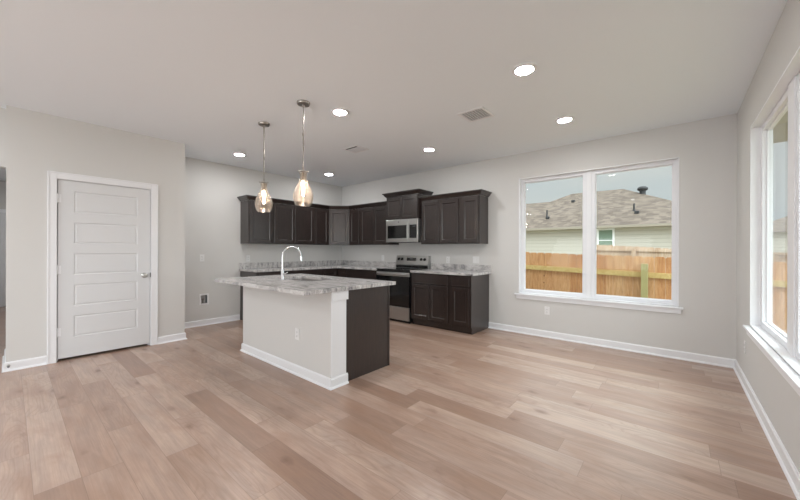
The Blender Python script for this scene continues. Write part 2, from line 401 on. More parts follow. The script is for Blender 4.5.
# wall behind the refrigerator space has the recess for the water box cut into it
FB = dict(y0=2.045, y1=2.145, z0=.362, z1=.506)
struct('wall_left', B((X3-T, X3, YP, FB['y0'], 0, H), (X3-T, X3, FB['y1'], D, 0, H), (X3-T, X3, FB['y0'], FB['y1'], 0, FB['z0']),
                      (X3-T, X3, FB['y0'], FB['y1'], FB['z1'], H), (X3-T, X3-T+.04, FB['y0'], FB['y1'], FB['z0'], FB['z1'])), WALL)
DY0, DY1, DZ = .352, 1.200, 2.042
PF = XP - .115
struct('wall_pantry', B((PF, XP, -.014, DY0-.02, 0, H), (PF, XP, DY1+.02, YP, 0, H), (PF, XP, DY0-.02, DY1+.02, DZ+.02, H),
                        (X3-T, PF, YP-.115, YP, 0, H), (X3-T, PF, -.014, .085, 0, H), (X3-T, X3, .085, YP-.115, 0, H)), WALL)
struct('wall_front', B((XP-.12, -4.2, YB-.1, YB, 0, H), (-.6, R, YB-.1, YB, 0, H), (-4.2, -.6, YB-.1, YB, 2.35, H)), WALL)
struct('wall_living', B((XP-.12, XP-.01, YB, -1.15, 0, H), (XP-.26, XP-.14, -1.15, -.014, 2.125, H)), WALL)
struct('wall_hall', B((XH-.1, XH, -1.25, .7, 0, H), (XH, XP-.12, -1.25, -1.15, 0, H), (XH, X3-T, .6, .7, 0, H)), WALL)

# baseboards with a small shoe moulding
def base_run(bm, p, q, n, h=.095, t=.013):
    p = Vector((*p, 0)); q = Vector((*q, 0)); u = (q-p).normalized(); L = (q-p).length; n = Vector((*n, 0))
    prof = ((0,0),(.026,0),(.026,.006),(.020,.016),(t,.018),(t,h-.012),(t-.005,h-.004),(t-.007,h),(0,h))
    A = [bm.verts.new(p + n*b + Vector((0,0,z))) for b, z in prof]; E = [bm.verts.new(q + n*b + Vector((0,0,z))) for b, z in prof]
    for i in range(len(prof)):
        j = (i+1) % len(prof); bm.faces.new((A[i], A[j], E[j], E[i]))
    bm.faces.new(A); bm.faces.new(list(reversed(E)))
def base_sweep(bm, path, outn, h=.095, t=.013):
    prof = ((0,0),(.026,0),(.026,.006),(.020,.016),(t,.018),(t,h-.012),(t-.005,h-.004),(t-.007,h),(0,h))
    rings = [[bm.verts.new((x+a*b, y+c*b, z)) for b, z in prof] for (x, y), (a, c) in zip(path, outn)]
    for A, E in zip(rings, rings[1:]):
        for i in range(len(prof)):
            j = (i+1) % len(prof); bm.faces.new((A[i], A[j], E[j], E[i]))
    bm.faces.new(rings[0]); bm.faces.new(list(reversed(rings[-1])))
bm = bmesh.new(); base_run(bm, (-2.328, D), (R, D), (0, -1)); struct('baseboard_back', bm, TRIM)
bm = bmesh.new(); base_run(bm, (R, YB), (R, D-.026), (-1, 0)); struct('baseboard_right', bm, TRIM)
bm = bmesh.new(); base_run(bm, (X3, YP), (X3, 2.672), (1, 0)); struct('baseboard_left', bm, TRIM)
bm = bmesh.new(); base_sweep(bm, [(X3, -.014), (XP, -.014), (XP, DY0-.078)], [(0, -1), (1, -1), (1, 0)]); base_sweep(bm, [(XP, DY1+.078), (XP, YP), (X3+.03, YP)], [(1, 0), (1, 1), (0, 1)]); struct('baseboard_pantry', bm, TRIM)
bm = bmesh.new(); base_run(bm, (XP-.01, YB), (XP-.01, -1.15), (1, 0)); base_run(bm, (XP, YB), (-4.2, YB), (0, 1)); base_run(bm, (-.6, YB), (R, YB), (0, 1)); struct('baseboard_front', bm, TRIM)
bm = bmesh.new(); base_run(bm, (XH, -1.15), (XP-.12, -1.15), (0, 1)); base_run(bm, (XH, .6), (X3-T, .6), (0, -1)); struct('baseboard_hall', bm, TRIM)

# ------------------------------------------------------------------ windows
def window(idx, O, u, n, width, z0, z1, mull_c, mw):
    """O: room-side corner of the opening, u along the wall, n pointing out of the room"""
    jd, fw_ = .06, .058
    bm = bmesh.new()
    g = .012
    obox(bm, O, u, n, 0, g, -.004, T, z0, z1); obox(bm, O, u, n, width-g, width, -.004, T, z0, z1)
    obox(bm, O, u, n, 0, width, -.004, T, z1-g, z1); obox(bm, O, u, n, 0, width, -.004, T, z0, z0+g)
    wdw = struct('window_%d' % idx, bm, TRIM)
    bm = bmesh.new(); obox(bm, O, u, n, mull_c-mw/2, mull_c+mw/2, jd-.01, T, z0+g, z1-g)
    link('mullion', bm, TRIM, wdw, bevel=.003)
    for a0, a1 in ((g, mull_c-mw/2), (mull_c+mw/2, width-g)):
        bm = bmesh.new(); zz0, zz1 = z0+g, z1-g; f = fw_-g
        obox(bm, O, u, n, a0, a0+f, jd, T, zz0, zz1); obox(bm, O, u, n, a1-f, a1, jd, T, zz0, zz1)
        obox(bm, O, u, n, a0+f, a1-f, jd, T, zz1-f, zz1); obox(bm, O, u, n, a0+f, a1-f, jd, T, zz0, zz0+f)
        # glazing bead: a thin stepped lip
        e = .010
        obox(bm, O, u, n, a0+f, a0+f+e, jd+.025, jd+.05, zz0+f, zz1-f); obox(bm, O, u, n, a1-f-e, a1-f, jd+.025, jd+.05, zz0+f, zz1-f)
        obox(bm, O, u, n, a0+f, a1-f, jd+.025, jd+.05, zz1-f-e, zz1-f); obox(bm, O, u, n, a0+f, a1-f, jd+.025, jd+.05, zz0+f, zz0+f+e)
        fr_ = link('window_frame', bm, VINYL, wdw, bevel=.002)
        bm = bmesh.new(); obox(bm, O, u, n, a0+f+.002, a1-f-.002, jd+.036, jd+.040, zz0+f+.002, zz1-f-.002)
        link('window_pane', bm, GLASS, wdw)
    bm = bmesh.new(); obox(bm, O, u, n, -.055, width+.04, -.042, 0, z0-.018, z0+.002); obox(bm, O, u, n, g, width-g, -.004, jd, z0+.004, z0+g+.004)
    link('window_sill', bm, TRIM, wdw, bevel=.004)
    bm = bmesh.new(); obox(bm, O, u, n, -.035, width+.02, -.02, 0, z0-.075, z0-.018)
    link('window_apron', bm, TRIM, wdw, bevel=.004)
    return wdw
window(1, (W1['x0'], D, 0), (1,0,0), (0,1,0), W1['x1']-W1['x0'], W1['z0'], W1['z1'], .935, .054)
window(2, (R, W2['y1'], 0), (0,-1,0), (1,0,0), W2['y1']-W2['y0'], W2['z0'], W2['z1'], 1.015, .15)

# unseen side window and patio door, added behind the camera to let light in
w3 = struct('window_3', B((R, R+T, -.65, -.6, .35, 2.35), (R, R+T, -3.6, -3.55, .35, 2.35), (R, R+T, -3.55, -.65, .35, .40), (R, R+T, -3.55, -.65, 2.30, 2.35), (R+.04, R+T, -2.14, -2.06, .40, 2.30)), TRIM)
d3 = struct('added_patio_door', B((-4.2, -4.13, YB-.1, YB, 0, 2.35), (-.67, -.6, YB-.1, YB, 0, 2.35), (-4.13, -.67, YB-.1, YB, 2.28, 2.35), (-2.44, -2.36, YB-.1, YB, .05, 2.28), (-4.13, -.67, YB-.1, YB, 0, .05)), TRIM)

# ------------------------------------------------------------------ pantry door
def panel_door(name, x, y0, y1, z0, z1, t=.035, panels=5):
    bm = bmesh.new(); w_ = y1-y0; st = .128; top = .115; bot = .225; rail = .112
    hh = (z1-z0-top-bot-rail*(panels-1))/panels
    zs = [z0+bot + k*(hh+rail) for k in range(panels)]
    ys = [y0, y0+st, y1-st, y1]
    levels = [z0]
    for q in zs: levels += [q, q+hh]
    levels.append(z1)
    grid = {(i, j): bm.verts.new((x, ys[i], levels[j])) for i in range(4) for j in range(len(levels))}
    for j in range(len(levels)-1):
        for i in range(3):
            if i == 1 and j % 2 == 1:
                c = [grid[(1, j)], grid[(2, j)], grid[(2, j+1)], grid[(1, j+1)]]
                prev = c
                for ins, dep in ((.008, -.006), (.014, -.006), (.026, -.002)):
                    cur = [bm.verts.new((x+dep, a, b)) for a, b in ((ys[1]+ins, levels[j]+ins), (ys[2]-ins, levels[j]+ins), (ys[2]-ins, levels[j+1]-ins), (ys[1]+ins, levels[j+1]-ins))]
                    for k in range(4): bm.faces.new((prev[k], prev[(k+1) % 4], cur[(k+1) % 4], cur[k]))
                    prev = cur
                bm.faces.new(prev)
            else:
                bm.faces.new((grid[(i, j)], grid[(i+1, j)], grid[(i+1, j+1)], grid[(i, j+1)]))
    box(bm, x-t, x-.012, y0, y1, z0, z1)
    for a in ((x-.012, x, y0, y0+.0005, z0, z1), (x-.012, x, y1-.0005, y1, z0, z1), (x-.012, x, y0, y1, z1-.0005, z1), (x-.012, x, y0, y1, z0, z0+.0005)): box(bm, *a)
    return bm
bm = panel_door('door', XP-.004, DY0+.004, DY1-.004, .03, DZ-.004)
door1 = struct('door_1', bm, DOORW)
# casing boards with an outer back band
bm = bmesh.new(); cw = .072
for a in ((XP, XP+.016, DY0-.005-cw, DY0-.005, 0, DZ+.005+cw), (XP, XP+.016, DY1+.005, DY1+.005+cw, 0, DZ+.005+cw), (XP, XP+.016, DY0-.005, DY1+.005, DZ+.005, DZ+.005+cw)): box(bm, *a)
for a in ((XP+.016, XP+.021, DY0-.005-cw, DY0+.009-cw, 0, DZ+.005+cw), (XP+.016, XP+.021, DY1-.009+cw, DY1+.005+cw, 0, DZ+.005+cw), (XP+.016, XP+.021, DY0+.009-cw, DY1-.009+cw, DZ-.009+cw, DZ+.005+cw)): box(bm, *a)
link('door_casing', bm, TRIM, door1, bevel=.002)
bm = B((PF, XP, DY0-.02, DY0-.001, 0, DZ), (PF, XP, DY1+.001, DY1+.02, 0, DZ), (PF, XP, DY0-.02, DY1+.02, DZ, DZ+.02),
       (PF+.01, XP-.045, DY0, DY0+.012, 0, DZ), (PF+.01, XP-.045, DY1-.012, DY1, 0, DZ), (PF+.01, XP-.045, DY0, DY1, DZ-.012, DZ))
link('door_jamb', bm, TRIM, door1)
for z in (1.83, 1.03, .33):
    bm = bmesh.new(); cyl(bm, (XP+.004, DY0-.001, z-.05), (XP+.004, DY0-.001, z+.05), .007, seg=12); box(bm, XP-.003, XP+.001, DY0-.001, DY0+.03, z-.045, z+.045)
    o = link('hinge', bm, TRIM, door1, smooth=False)
bm = bmesh.new(); kx = XP-.004
lathe(bm, (kx, 1.136, .925), [(.0, .0), (.032, .0), (.033, .006), (.026, .012), (.012, .014), (.011, .034), (.018, .040), (.027, .048), (.029, .058), (.024, .067), (.012, .071), (.0005, .072)], 28, 'x')
link('door_knob', bm, STEEL, door1, smooth=True)
link('strike_plate', B((XP-.02, XP+.0015, DY1-.0015, DY1+.006, .895, .955)), STEELD, door1)

# the hallway's far door, glimpsed left of the pantry
bm = bmesh.new(); box(bm, XH, XH+.035, -.58, .34, .012, 2.04)
door2 = struct('door_2', bm, DOORW)
for z0_, z1_ in ((.25, .95), (1.1, 1.9)):
    for y0_ in (-.48, -.08): link('door_panel', B((XH+.035, XH+.041, y0_, y0_+.34, z0_, z1_)), DOORW, door2, bevel=.003)
link('door_casing', B((XH, XH+.018, -.67, -.58, 0, 2.12), (XH, XH+.018, .34, .43, 0, 2.12), (XH, XH+.018, -.58, .34, 2.045, 2.12)), TRIM, door2)
bm = bmesh.new(); lathe(bm, (XH+.035, -.52, .95), [(0, 0), (.03, 0), (.03, .01), (.012, .014), (.012, .04), (.028, .05), (.028, .065), (.001, .07)], 20, 'x'); link('door_knob', bm, STEEL, door2, smooth=True)

# door stop on the pantry baseboard
ds = empty('door_stop', (XP+.013, .004, .056), 'tiny metal door stop screwed to the baseboard at the left end of the pantry wall', 'door stop')
bm = bmesh.new(); cyl(bm, (XP+.013, .004, .056), (XP+.06, .004, .056), .006, seg=14); cyl(bm, (XP+.013, .004, .056), (XP+.018, .004, .056), .013, seg=18); link('stem', bm, STEEL, ds, smooth=True)
bm = bmesh.new(); cyl(bm, (XP+.06, .004, .056), (XP+.07, .004, .056), .009, seg=14); tag(link('rubber_tip', bm, GREYP, ds, smooth=True), 'grey rubber tip')

# ------------------------------------------------------------------ cabinets
def crown(bm, path, outn, z0, h=.075, proj=.06, closed=False):
    """sweep a cove profile along a path in plan; outn[i] is the mitred outward offset at path point i"""
    prof = [(0, 0), (.012, 0), (.014, .012), (.026, .022), (.044, .05), (.054, .056), (proj, .058), (proj, h), (0, h)]
    rings = []
    for (x, y), (nx, ny) in zip(path, outn):
        rings.append([bm.verts.new((x+nx*b, y+ny*b, z0+z)) for b, z in prof])
    for A, E in zip(rings, rings[1:]):
        for i in range(len(prof)):
            j = (i+1) % len(prof); bm.faces.new((A[i], A[j], E[j], E[i]))
    bm.faces.new(list(reversed(rings[0]))); bm.faces.new(rings[-1])
UZ0, UZ1, UD = 1.365, 2.125, .305
FT = .019
def upper(x0, x1, y0, y1, O, u, n, doors, label, z0=UZ0, z1=UZ1, dz=(.022, .025), group=None):
    c = ((x0+x1)/2, (y0+y1)/2, z0)
    root = empty('wall_cabinet', c, label, 'cabinet', group)
    e = .001
    body = link('carcass', B((x0+e, x1-e, y0+e, y1-e, z0, z1)), ESP, root, bevel=.0015)
    for a, wd in doors:
        o = link('door', shaker(Vector(O)+Vector(u)*a, u, n, wd, z0+dz[0], z1-dz[1]), ESP, root)
    return root
gx = X3 + UD
nx_, ny_ = (1,0,0), (0,-1,0)
YL = (2.685, 3.142, 4.052, 4.42)
upper(X3, gx, YL[0], YL[1], (gx, YL[0], 0), (0,1,0), nx_, [(.022, .42)], 'single-door dark wall cabinet at the free left end of the upper run')
upper(X3, gx, YL[1], YL[2], (gx, YL[1], 0), (0,1,0), nx_, [(.022, .428), (.458, .428)], 'wide two-door dark wall cabinet in the middle of the left wall\'s upper run')
upper(X3, gx, YL[2], YL[3], (gx, YL[2], 0), (0,1,0), nx_, [(.024, .318)], 'narrow one-door wall cabinet on the left wall, touching the diagonal corner cabinet')
# diagonal corner cabinet
XC = X3 + .613
root = empty('wall_cabinet', (X3+.3, D-.3, UZ0), 'diagonal corner wall cabinet, its single door angled to the room and paler looking', 'cabinet')
bm = bmesh.new(); prism(bm, [(X3+.001, YL[3]+.001), (gx, YL[3]+.001), (XC-.001, D-UD), (XC-.001, D-.001), (X3+.001, D-.001)], UZ0, UZ1)
link('carcass', bm, ESP, root, bevel=.0015)
dv = Vector((XC-gx, D-UD-YL[3], 0)); dl = dv.length; du = dv.normalized(); dn = Vector((du.y, -du.x, 0))
link('door', shaker(Vector((gx, YL[3], 0))+du*.03, du, dn, dl-.06, UZ0+.022, UZ1-.025), ESP, root)
yf = D-UD
XU = (XC, -5.05, -4.25)
upper(XU[0], XU[1], yf, D, (XU[0], yf, 0), (1,0,0), ny_, [(.03, .285)], 'narrow one-door wall cabinet on the window wall, immediately right of the diagonal corner cabinet')
upper(XU[1], XU[2], yf, D, (XU[1], yf, 0), (1,0,0), ny_, [(.02, .375), (.403, .375)], 'two-door espresso wall cabinet immediately left of the microwave')
mf = D-.385
MX0, MX1 = -4.243, -3.483
upper(MX0, MX1, mf, D, (MX0, mf, 0), (1,0,0), ny_, [(.018, .358), (.384, .358)], 'short raised two-door espresso wall cabinet directly above the stainless microwave', z0=1.822, z1=2.255)
upper(MX1+.005, -2.690, yf, D, (MX1+.005, yf, 0), (1,0,0), ny_, [(.024, .362), (.394, .362)], 'two-door espresso wall cabinet immediately right of the microwave')
upper(-2.690, -2.345, yf, D, (-2.690, yf, 0), (1,0,0), ny_, [(.036, .29)], 'one-door espresso wall cabinet at the right end, nearest the big window')
# crown mouldings
bm = bmesh.new(); k = 1/math.tan(math.radians(67.5)); s2 = math.sqrt(.5)
crown(bm, [(X3, YL[0]), (gx+.0, YL[0]), (gx, YL[3]), (XC, yf), (XU[2], yf)],
      [(0, -1), (1, -1), (1, -.414), (.414, -1), (0, -1)], UZ1+.0005)
tag(link('crown_moulding', bm, ESP, origin=(X3+.3, 4.2, UZ1)), 'long espresso crown moulding wrapping the left wall cabinets and the diagonal corner cabinet', 'moulding')
bm = bmesh.new(); crown(bm, [(MX0, D), (MX0, mf), (MX1, mf), (MX1, D)], [(-1, 0), (-1, -1), (1, -1), (1, 0)], 2.2555)
tag(link('crown_moulding', bm, ESP, origin=(-3.86, mf, 2.255)), 'short raised espresso crown moulding on top of the cabinet over the microwave', 'moulding')
bm = bmesh.new(); crown(bm, [(MX1+.006, yf), (-2.345, yf), (-2.345, D)], [(0, -1), (1, -1), (1, 0)], UZ1+.0005)
tag(link('crown_moulding', bm, ESP, origin=(-2.9, yf, UZ1)), 'espresso crown moulding over the wall cabinets right of the microwave', 'moulding')

# base cabinets
BD, CZ = .61, .879
def basecab(x0, x1, y0, y1, side, O, u, n, doors, drawers, label, split=.70):
    root = empty('base_cabinet', ((x0+x1)/2, (y0+y1)/2, 0), label, 'cabinet')
    e = .001; tk = .04
    bm = bmesh.new()
    if side == 'x': prism(bm, [(x0+e, y0+e), (x1, y0+e), (x1, y1-e), (x0+e, y1-e)], .10, CZ)
    else: prism(bm, [(x0+e, y0), (x1-e, y0), (x1-e, y1-e), (x0+e, y1-e)], .10, CZ)
    link('carcass', bm, ESP, root, bevel=.0015)
    if side == 'x': link('toe_kick', B((x0+e, x1-tk, y0+e, y1-e, 0, .0995)), ESP, root)
    else: link('toe_kick', B((x0+e, x1-e, y0+tk, y1-e, 0, .0995)), ESP, root)
    for a, wd in doors: link('door', shaker(Vector(O)+Vector(u)*a, u, n, wd, .122, split-.012), ESP, root)
    for a, wd in drawers: link('drawer_front', shaker(Vector(O)+Vector(u)*a, u, n, wd, split+.008, CZ-.024, fr=.008, ch=.004, rec=.003), ESP, root)
    return root
fb = D-BD
basecab(-3.462, -2.690, fb, D, 'y', (-3.462, fb, 0), (1,0,0), ny_, [(.030, .346), (.386, .346)], [(.030, .702)], 'espresso base cabinet, two doors under one wide drawer, touching the range\'s right side')
bc2 = basecab(-2.690, -2.332, fb, D, 'y', (-2.690, fb, 0), (1,0,0), ny_, [(.032, .300)], [(.032, .300)], 'narrow espresso base cabinet with one door and drawer at the lower run\'s right end')
hx = X3+BD
link('end_panel', B((-2.3315, -2.328, fb+.003, D-.001, .10, CZ), (-2.3315, -2.328, fb+.02, D-.001, 0, .10)), ESP, bc2)
bL = basecab(X3, hx, 2.685, 3.10, 'x', (hx, 2.685, 0), (0,1,0), nx_, [(.03, .37)], [(.03, .37)], 'espresso base cabinet at the free left end of the lower run, beside the fridge space')
basecab(X3, hx, 3.10, 4.05, 'x', (hx, 3.10, 0), (0,1,0), nx_, [(.03, .435), (.485, .435)], [(.03, .89)], 'wide espresso base cabinet on the left wall, mostly hidden behind the island')
root = empty('base_cabinet', (X3+.4, D-.4, 0), 'L-shaped espresso corner base cabinet where the left wall and window wall meet', 'cabinet')
bm = bmesh.new(); prism(bm, [(X3+.001, 4.051), (hx, 4.051), (hx, fb), (-5.10, fb), (-5.10, D-.001), (X3+.001, D-.001)], .10, CZ); link('carcass', bm, ESP, root)
bm = bmesh.new(); prism(bm, [(X3+.001, 4.051), (hx-.07, 4.051), (hx-.07, fb+.07), (-5.10, fb+.07), (-5.10, D-.001), (X3+.001, D-.001)], 0, .0995); link('toe_kick', bm, ESP, root)
link('door', shaker((hx, 4.07, 0), (0,1,0), nx_, .315, .122, .855), ESP, root); link('door', shaker((hx+.03, fb, 0), (1,0,0), ny_, .25, .122, .855), ESP, root)
basecab(-5.10, -4.247, fb, D, 'y', (-5.10, fb, 0), (1,0,0), ny_, [(.03, .385), (.435, .385)], [(.03, .79)], 'espresso base cabinet with two doors immediately left of the range')

# countertops
def slab(bm, pts, z0, z1): prism(bm, pts, z0, z1)
ct = empty('countertop', (X3+.4, 4.0, CZ), 'L-shaped grey granite countertop along the left wall and corner, left of the range', 'countertop')
bm = bmesh.new(); slab(bm, [(X3, 2.66), (hx+.028, 2.66), (hx+.028, fb-.028), (-4.245, fb-.028), (-4.245, D), (X3, D)], CZ+.001, .915)
link('slab', bm, GRAN, ct, bevel=.002)
link('backsplash', B((X3, X3+.02, 2.66, D, .9155, 1.018), (X3+.02, -4.245, D-.02, D, .9155, 1.018)), GRAN, ct, bevel=.001)
ct = empty('countertop', (-2.87, fb+.3, CZ), 'short grey granite countertop on the base cabinets right of the range', 'countertop')
link('slab', B((-3.464, -2.290, fb-.028, D, CZ+.001, .915)), GRAN, ct, bevel=.002)
link('backsplash', B((-3.464, -2.290, D-.02, D, .9155, 1.018)), GRAN, ct, bevel=.001)

# ------------------------------------------------------------------ range
RX0, RX1, RF = -4.240, -3.470, D-.655
rg = empty('range', ((RX0+RX1)/2, D-.33, 0), 'freestanding stainless electric range with black glass oven door between the base cabinets', 'range')
link('body', B((RX0, RX1, RF+.03, D-.03, .02, .905)), BLACK, rg, bevel=.003)
link('cooktop', B((RX0-.001, RX1+.001, RF-.005, D-.09, .906, .921)), BLACKG, rg, bevel=.003)
for bx_, by_, br in ((-4.05, RF+.17, .105), (-3.66, RF+.17, .08), (-4.05, RF+.43, .08), (-3.66, RF+.43, .105)):
    bm = bmesh.new(); lathe(bm, (bx_, by_, .9212), [(br, 0), (br, .0006), (br-.004, .0006), (br-.004, 0)], 40); link('burner_ring', bm, GREYP, rg)
link('door_band', B((RX0+.003, RX1-.003, RF, RF+.03, .80, .868)), STEEL, rg, bevel=.003)
link('vent_strip', B((RX0+.003, RX1-.003, RF+.008, RF+.03, .869, .904)), BLACK, rg)
od = link('oven_door', B((RX0+.003, RX1-.003, RF, RF+.03, .275, .799)), BLACKG, rg, bevel=.003)
link('oven_window', B((RX0+.13, RX1-.13, RF-.0015, RF+.001, .36, .66)), BLACKG, od)
bm = bmesh.new(); tube(bm, [(RX0+.05, RF-.045, .838), (RX1-.05, RF-.045, .838)], .013, 16)
for xx in (RX0+.08, RX1-.08): cyl(bm, (xx, RF, .838), (xx, RF-.045, .838), .009, seg=12)
link('handle', bm, STEEL, od, smooth=True)
link('storage_drawer', B((RX0+.003, RX1-.003, RF, RF+.03, .045, .268)), STEEL, rg, bevel=.003)
link('kick_plate', B((RX0+.02, RX1-.02, RF+.05, RF+.07, 0, .06)), BLACK, rg)
# backguard leans back slightly
bm = bmesh.new(); y0, y1 = D-.115, D-.012
pr = [(y0, .98), (y0+.03, 1.155), (y1, 1.155), (y1, .90), (y0+.02, .922), (y0+.02, .945)]
A = [bm.verts.new((RX0+.004, y, z)) for y, z in pr]; E_ = [bm.verts.new((RX1-.004, y, z)) for y, z in pr]
bm.faces.new(A); bm.faces.new(list(reversed(E_)))
for i in range(len(pr)): bm.faces.new((A[i], A[(i+1) % len(pr)], E_[(i+1) % len(pr)], E_[i]))
bgd = link('backguard', bm, STEEL, rg, bevel=.002)
bm = bmesh.new(); tl = (y0+.03-y0)/(1.155-.98)
def bgp(z): return y0 + (z-.98)*tl
link('lower_strip', B((RX0+.006, RX1-.006, y0+.008, y0+.02, .925, .985)), BLACKG, rg)
for i, (x, lb) in enumerate(((-4.165, 0), (-4.085, 0), (-3.625, 0), (-3.545, 0))):
    bm = bmesh.new(); z = 1.085; yy = bgp(z); cyl(bm, (x, yy-.001, z), (x, yy-.024, z-.004), .024, .020, 22); box(bm, x-.004, x+.004, yy-.03, yy-.022, z-.022, z+.016); link('knob', bm, BLACK, rg, smooth=True)
    bm = bmesh.new(); cyl(bm, (x, yy+.001, z), (x, yy-.002, z), .029, seg=24); link('knob_dial', bm, SLOT, rg)
link('control_panel', B((-3.965, -3.745, bgp(1.085)-.006, bgp(1.085)+.02, 1.055, 1.118)), BLACKG, rg, bevel=.002)
link('clock', B((-3.885, -3.825, bgp(1.085)-.0075, bgp(1.085)-.0055, 1.085, 1.108)), DISPLAY, rg)

# ------------------------------------------------------------------ microwave
MF = D-.395; MZ0, MZ1 = 1.402, 1.8215
mw = empty('microwave', (-3.863, D-.2, MZ0), 'stainless over-the-range microwave with black window and keypad, mounted above the range', 'microwave')
link('body', B((MX0+.001, MX1-.001, MF+.03, D-.001, MZ0+.012, MZ1)), STEEL, mw, bevel=.003)
link('door', B((MX0+.001, -3.690, MF, MF+.03, MZ0+.004, MZ1)), STEEL, mw, bevel=.004)
link('door_window', B((MX0+.045, -3.722, MF-.002, MF+.002, MZ0+.075, MZ1-.105)), BLACKG, mw, bevel=.001)
link('control_side', B((-3.687, MX1-.001, MF, MF+.03, MZ0+.004, MZ1)), STEEL, mw, bevel=.004)
link('keypad', B((-3.668, -3.512, MF-.002, MF+.002, MZ0+.075, MZ1-.105)), BLACKG, mw, bevel=.001)
link('clock', B((-3.60, -3.535, MF-.003, MF-.0015, MZ1-.145, MZ1-.125)), DISPLAY, mw)
for r_ in range(5):
    for c_ in range(3):
        link('button', B((-3.65+c_*.045, -3.618+c_*.045, MF-.003, MF-.0018, 1.49+r_*.033, 1.509+r_*.033)), SLOT, mw)
bm = bmesh.new(); tube(bm, [(-3.70, MF-.03, MZ0+.05), (-3.70, MF-.034, (MZ0+MZ1)/2), (-3.70, MF-.03, MZ1-.07)], .009, 14)
for z in (MZ0+.07, MZ1-.09): cyl(bm, (-3.70, MF, z), (-3.70, MF-.031, z), .007, seg=12)
link('handle', bm, STEEL, mw, smooth=True)
bm = bmesh.new(); cyl(bm, (-3.93, MF+.001, MZ1-.045), (-3.93, MF-.002, MZ1-.045), .012, seg=24); tag(link('round_emblem', bm, STEELD, mw), 'small round emblem')
link('vent_grille', B((MX0+.01, MX1-.01, MF+.02, MF+.2, MZ0-.003, MZ0+.0115)), BLACK, mw)

# ------------------------------------------------------------------ island
IX0, IX1, IY0, IY1, IYB = -4.135, -2.392, 1.885, 2.055, 2.690
il = empty('kitchen_island', ((IX0+IX1)/2, (IY0+IYB)/2, 0), 'kitchen island base with white panelled back, white corner post and dark cabinet end', 'island')
link('white_back_panel', B((IX0, IX1, IY0, IY1, 0, CZ)), WALL, il, bevel=.001)
bm = bmesh.new(); base_sweep(bm, [(IX0, IY1), (IX0, IY0), (IX1, IY0), (IX1, IY1+.02)], [(-1, 0), (-1, -1), (1, -1), (1, 0)])
tag(link('baseboard', bm, TRIM, il), 'white baseboard')
link('corner_post', B((IX1-.004, IX1+.004, IY0-.002, IY1+.003, .094, CZ-.086)), TRIM, il)
bm = B((IX1-.001, IX1+.014, IY0-.002, IY1+.022, CZ-.085, CZ-.0005)); tag(link('post_cap', bm, TRIM, il, bevel=.002), 'white cap block')
link('cabinet_body', B((IX0+.03, IX1-.022, IY1+.001, IYB-.021, .10, CZ), (IX0+.03, IX1-.022, IY1+.001, IYB-.09, 0, .10)), ESP, il, bevel=.0015)
link('end_panel', B((IX1-.0215, IX1-.016, IY1+.003, IYB-.022, 0, CZ-.001)), ESP, il)
link('face_frame', B((IX0+.03, IX1-.010, IYB-.0205, IYB-.001, .10, CZ), (IX1-.04, IX1-.010, IYB-.0205, IYB-.001, .0, .10)), ESP, il)
# island top with a real cut-out for the sink
SX0, SX1, SY0, SY1 = -3.80, -3.06, 2.10, 2.53
CX0, CX1, CY0, CY1 = -4.19, -2.362, 1.575, 2.745
def ringslab(bm, o, i, z0, z1):
    def rc(a, z): return [bm.verts.new(p+(z,)) for p in ((a[0], a[2]), (a[1], a[2]), (a[1], a[3]), (a[0], a[3]))]
    def rin(a, z, r=.05):
        pts = []
        for cx, cy, t0 in ((a[0]+r, a[2]+r, 180), (a[1]-r, a[2]+r, 270), (a[1]-r, a[3]-r, 0), (a[0]+r, a[3]-r, 90)):
            for q in range(6): t = math.radians(t0+q*18); pts.append(bm.verts.new((cx+r*math.cos(t), cy+r*math.sin(t), z)))
        return pts
    for z, flip in ((z0, True), (z1, False)): pass
    O0, O1, I0, I1 = rc(o, z0), rc(o, z1), rin(i, z0), rin(i, z1)
    for k in range(4):
        j = (k+1) % 4; bm.faces.new((O0[k], O0[j], O1[j], O1[k]))
    n = len(I0)
    for k in range(n): bm.faces.new((I0[k], I1[k], I1[(k+1) % n], I0[(k+1) % n]))
    for OO, II in ((O1, I1), (O0, I0)):
        for k in range(4):
            seg = II[k*6:(k+1)*6]
            for a, b in zip(seg, seg[1:]): bm.faces.new((OO[k], b, a))
            bm.faces.new((OO[k], OO[(k+1) % 4], II[((k+1)*6) % n], seg[-1]))
bm = bmesh.new(); ringslab(bm, (CX0, CX1, CY0, CY1), (SX0, SX1, SY0, SY1), CZ+.001, .915)
tag(link('island_countertop', bm, GRAN, origin=((CX0+CX1)/2, (CY0+CY1)/2, CZ), bevel=.002), 'large veined grey granite countertop overhanging the kitchen island', 'countertop')
# undermount sink
sk = empty('sink', ((SX0+SX1)/2, (SY0+SY1)/2, .70), 'undermount stainless sink set into the island countertop', 'sink')
bm = bmesh.new(); t = .002; a0, a1, b0, b1 = SX0-.006, SX1+.006, SY0-.006, SY1+.006
for q in ((a0, a1, b0, b0+t, .70, CZ-.0005), (a0, a1, b1-t, b1, .70, CZ-.0005), (a0, a0+t, b0+t, b1-t, .70, CZ-.0005), (a1-t, a1, b0+t, b1-t, .70, CZ-.0005), (a0, a1, b0, b1, .697, .70)): box(bm, *q)
link('bowl', bm, STEEL, sk)
bm = bmesh.new(); lathe(bm, ((SX0+SX1)/2, (SY0+SY1)/2, .7005), [(.045, 0), (.045, .002), (.03, .003), (.028, .0005), (.001, .0005)], 24); link('drain', bm, CHROME, sk, smooth=True)
